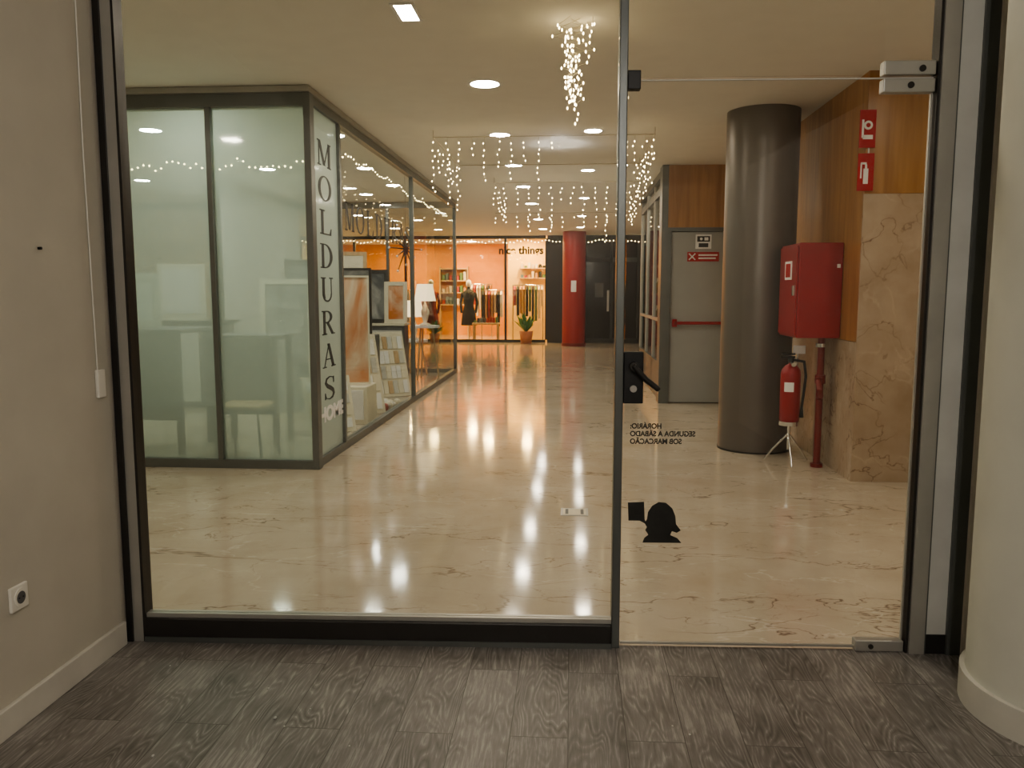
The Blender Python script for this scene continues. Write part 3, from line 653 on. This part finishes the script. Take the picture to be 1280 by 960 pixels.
def garland(name, p0, p1, sag, n, step, r=.012):
    b = MB(name); p0 = Vector(p0); p1 = Vector(p1); d = p1-p0; cnt = int(d.length/step); prev = p0
    for i in range(1, cnt+1):
        t = i/cnt; p = p0+d*t; p.z -= sag*abs(math.sin(math.pi*n*t)); b.cyl(prev, p, .003, M_WIRE, seg=4, caps=False)
        b.sph(p+Vector((0, 0, random.uniform(-.03, .03))), r, M_BULB); prev = p
    b.done()
garland('fairy_light_garland', (-7.9, YN-.06, 2.92), (6.5, YN-.06, 2.92), .06, 20, .10, .014)
garland('fairy_light_garland', (-7.0, 6.62, 2.52), (-2.2, 6.62, 2.52), .05, 9, .05, .009)
garland('fairy_light_garland', (-2.2, 7.3, 2.80), (-2.2, 14.3, 2.80), .05, 9, .10, .008)

# ------------------------------------------------------------------ ceiling lights
def downlight(x, y, r, m):
    b = MB('ceiling_downlight'); b.lathe([(r, -.001), (r+.022, -.006), (r+.028, -.001)], (x, y, H), M_SIGNW, 32); b.lathe([(r*.0, -.0025), (r, -.0025)], (x, y, H), m, 32); b.done()
def panel(x, y, w, d, m):
    b = MB('ceiling_light_panel')
    b.box(x-w/2-.02, x+w/2+.02, y-d/2-.02, y-d/2, H-.008, H-.0005, M_SIGNW); b.box(x-w/2-.02, x+w/2+.02, y+d/2, y+d/2+.02, H-.008, H-.0005, M_SIGNW)
    b.box(x-w/2-.02, x-w/2, y-d/2, y+d/2, H-.008, H-.0005, M_SIGNW); b.box(x+w/2, x+w/2+.02, y-d/2, y+d/2, H-.008, H-.0005, M_SIGNW)
    b.box(x-w/2, x+w/2, y-d/2, y+d/2, H-.004, H-.0005, m); b.done()
panel(-.96, 4.8, .10, .26, M_LAMP)
downlight(-.685, 6.45, .11, M_LAMP)
for y in (8.5, 10.5, 12.6, 15.0, 18.2, 21.0): downlight(-.75, y, .10, M_LAMP)
for y in (8.35, 11.0, 14.2, 17.5, 20.5): downlight(.2, y, .085, M_LAMP)
for x, y in ((2.6, 4.6), (1.0, 3.9), (-3.6, 4.3), (-5.8, 5.0), (3.5, 17), (3.5, 21), (-4.5, 17), (-4.5, 20.5), (1.65, 12.5), (5, 5)): downlight(x, y, .10, M_LAMP)  # right front ones are out of view, added because the hall needs light
for x, y in ((-2.45, 8.4), (-2.7, 10.6), (-2.7, 12.3), (-4.2, 8.0), (-4.0, 10.6), (-3.4, 13.4), (-5.8, 8.2), (-3.0, 7.0), (-6.2, 11.5)): downlight(x, y, .10, M_LAMPS)
for x, y in ((-2.5, 24.3), (-1.3, 24.1), (-4.2, 24.3), (-6.2, 24.3), (-3.2, 26.0), (-5.3, 26.2)): downlight(x, y, .14, M_LAMPW)
b = MB('added_room_lamp'); b.lathe([(.0, 2.798), (.03, 2.795), (.035, 2.8)], (.2, -1.2, 0), M_WHITE, 24); sp = b.done()  # unseen lamp behind the camera, added to brighten the room
ld = bpy.data.lights.new('added_fill_light', 'POINT'); ld.energy = 125; ld.shadow_soft_size = .004; ld.color = (1, .94, .87)
lo = bpy.data.objects.new('added_fill_light', ld); scene.collection.objects.link(lo); lo.location = (.2, -1.2, 2.77); lo.parent = sp
b = MB('floor_debris')
for x, y in ((-1.1, 2.75), (-1.0, 2.55), (-.95, 2.5), (-1.55, 2.9), (-.9, 2.62), (.35, 2.6), (.4, 2.55), (-1.3, 2.3), (-.7, 2.4)):
    r = random.uniform(.003, .007); b.sph((x, y, r*.5), r, M_STRIP, (1, 1.4, .5))
b.done()

# ------------------------------------------------------------------ world + camera
w = bpy.data.worlds.new('world'); scene.world = w; w.use_nodes = True
w.node_tree.nodes['Background'].inputs[0].default_value = (.9, .8, .65, 1); w.node_tree.nodes['Background'].inputs[1].default_value = .02
cam = bpy.data.cameras.new('camera'); co = bpy.data.objects.new('camera', cam); scene.collection.objects.link(co)
cam.sensor_width = 36; cam.lens = 1010/1280*36; cam.clip_start = .05; cam.clip_end = 100
th = math.radians(6.5); ps = math.radians(4.2)
F = Vector((-math.sin(ps)*math.cos(th), math.cos(ps)*math.cos(th), -math.sin(th))); R = Vector((math.cos(ps), math.sin(ps), 0)); U = R.cross(F)
m = Matrix((R, U, -F)).transposed().to_4x4(); m.translation = Vector((0, 0, 1.45)); co.matrix_world = m
scene.camera = co
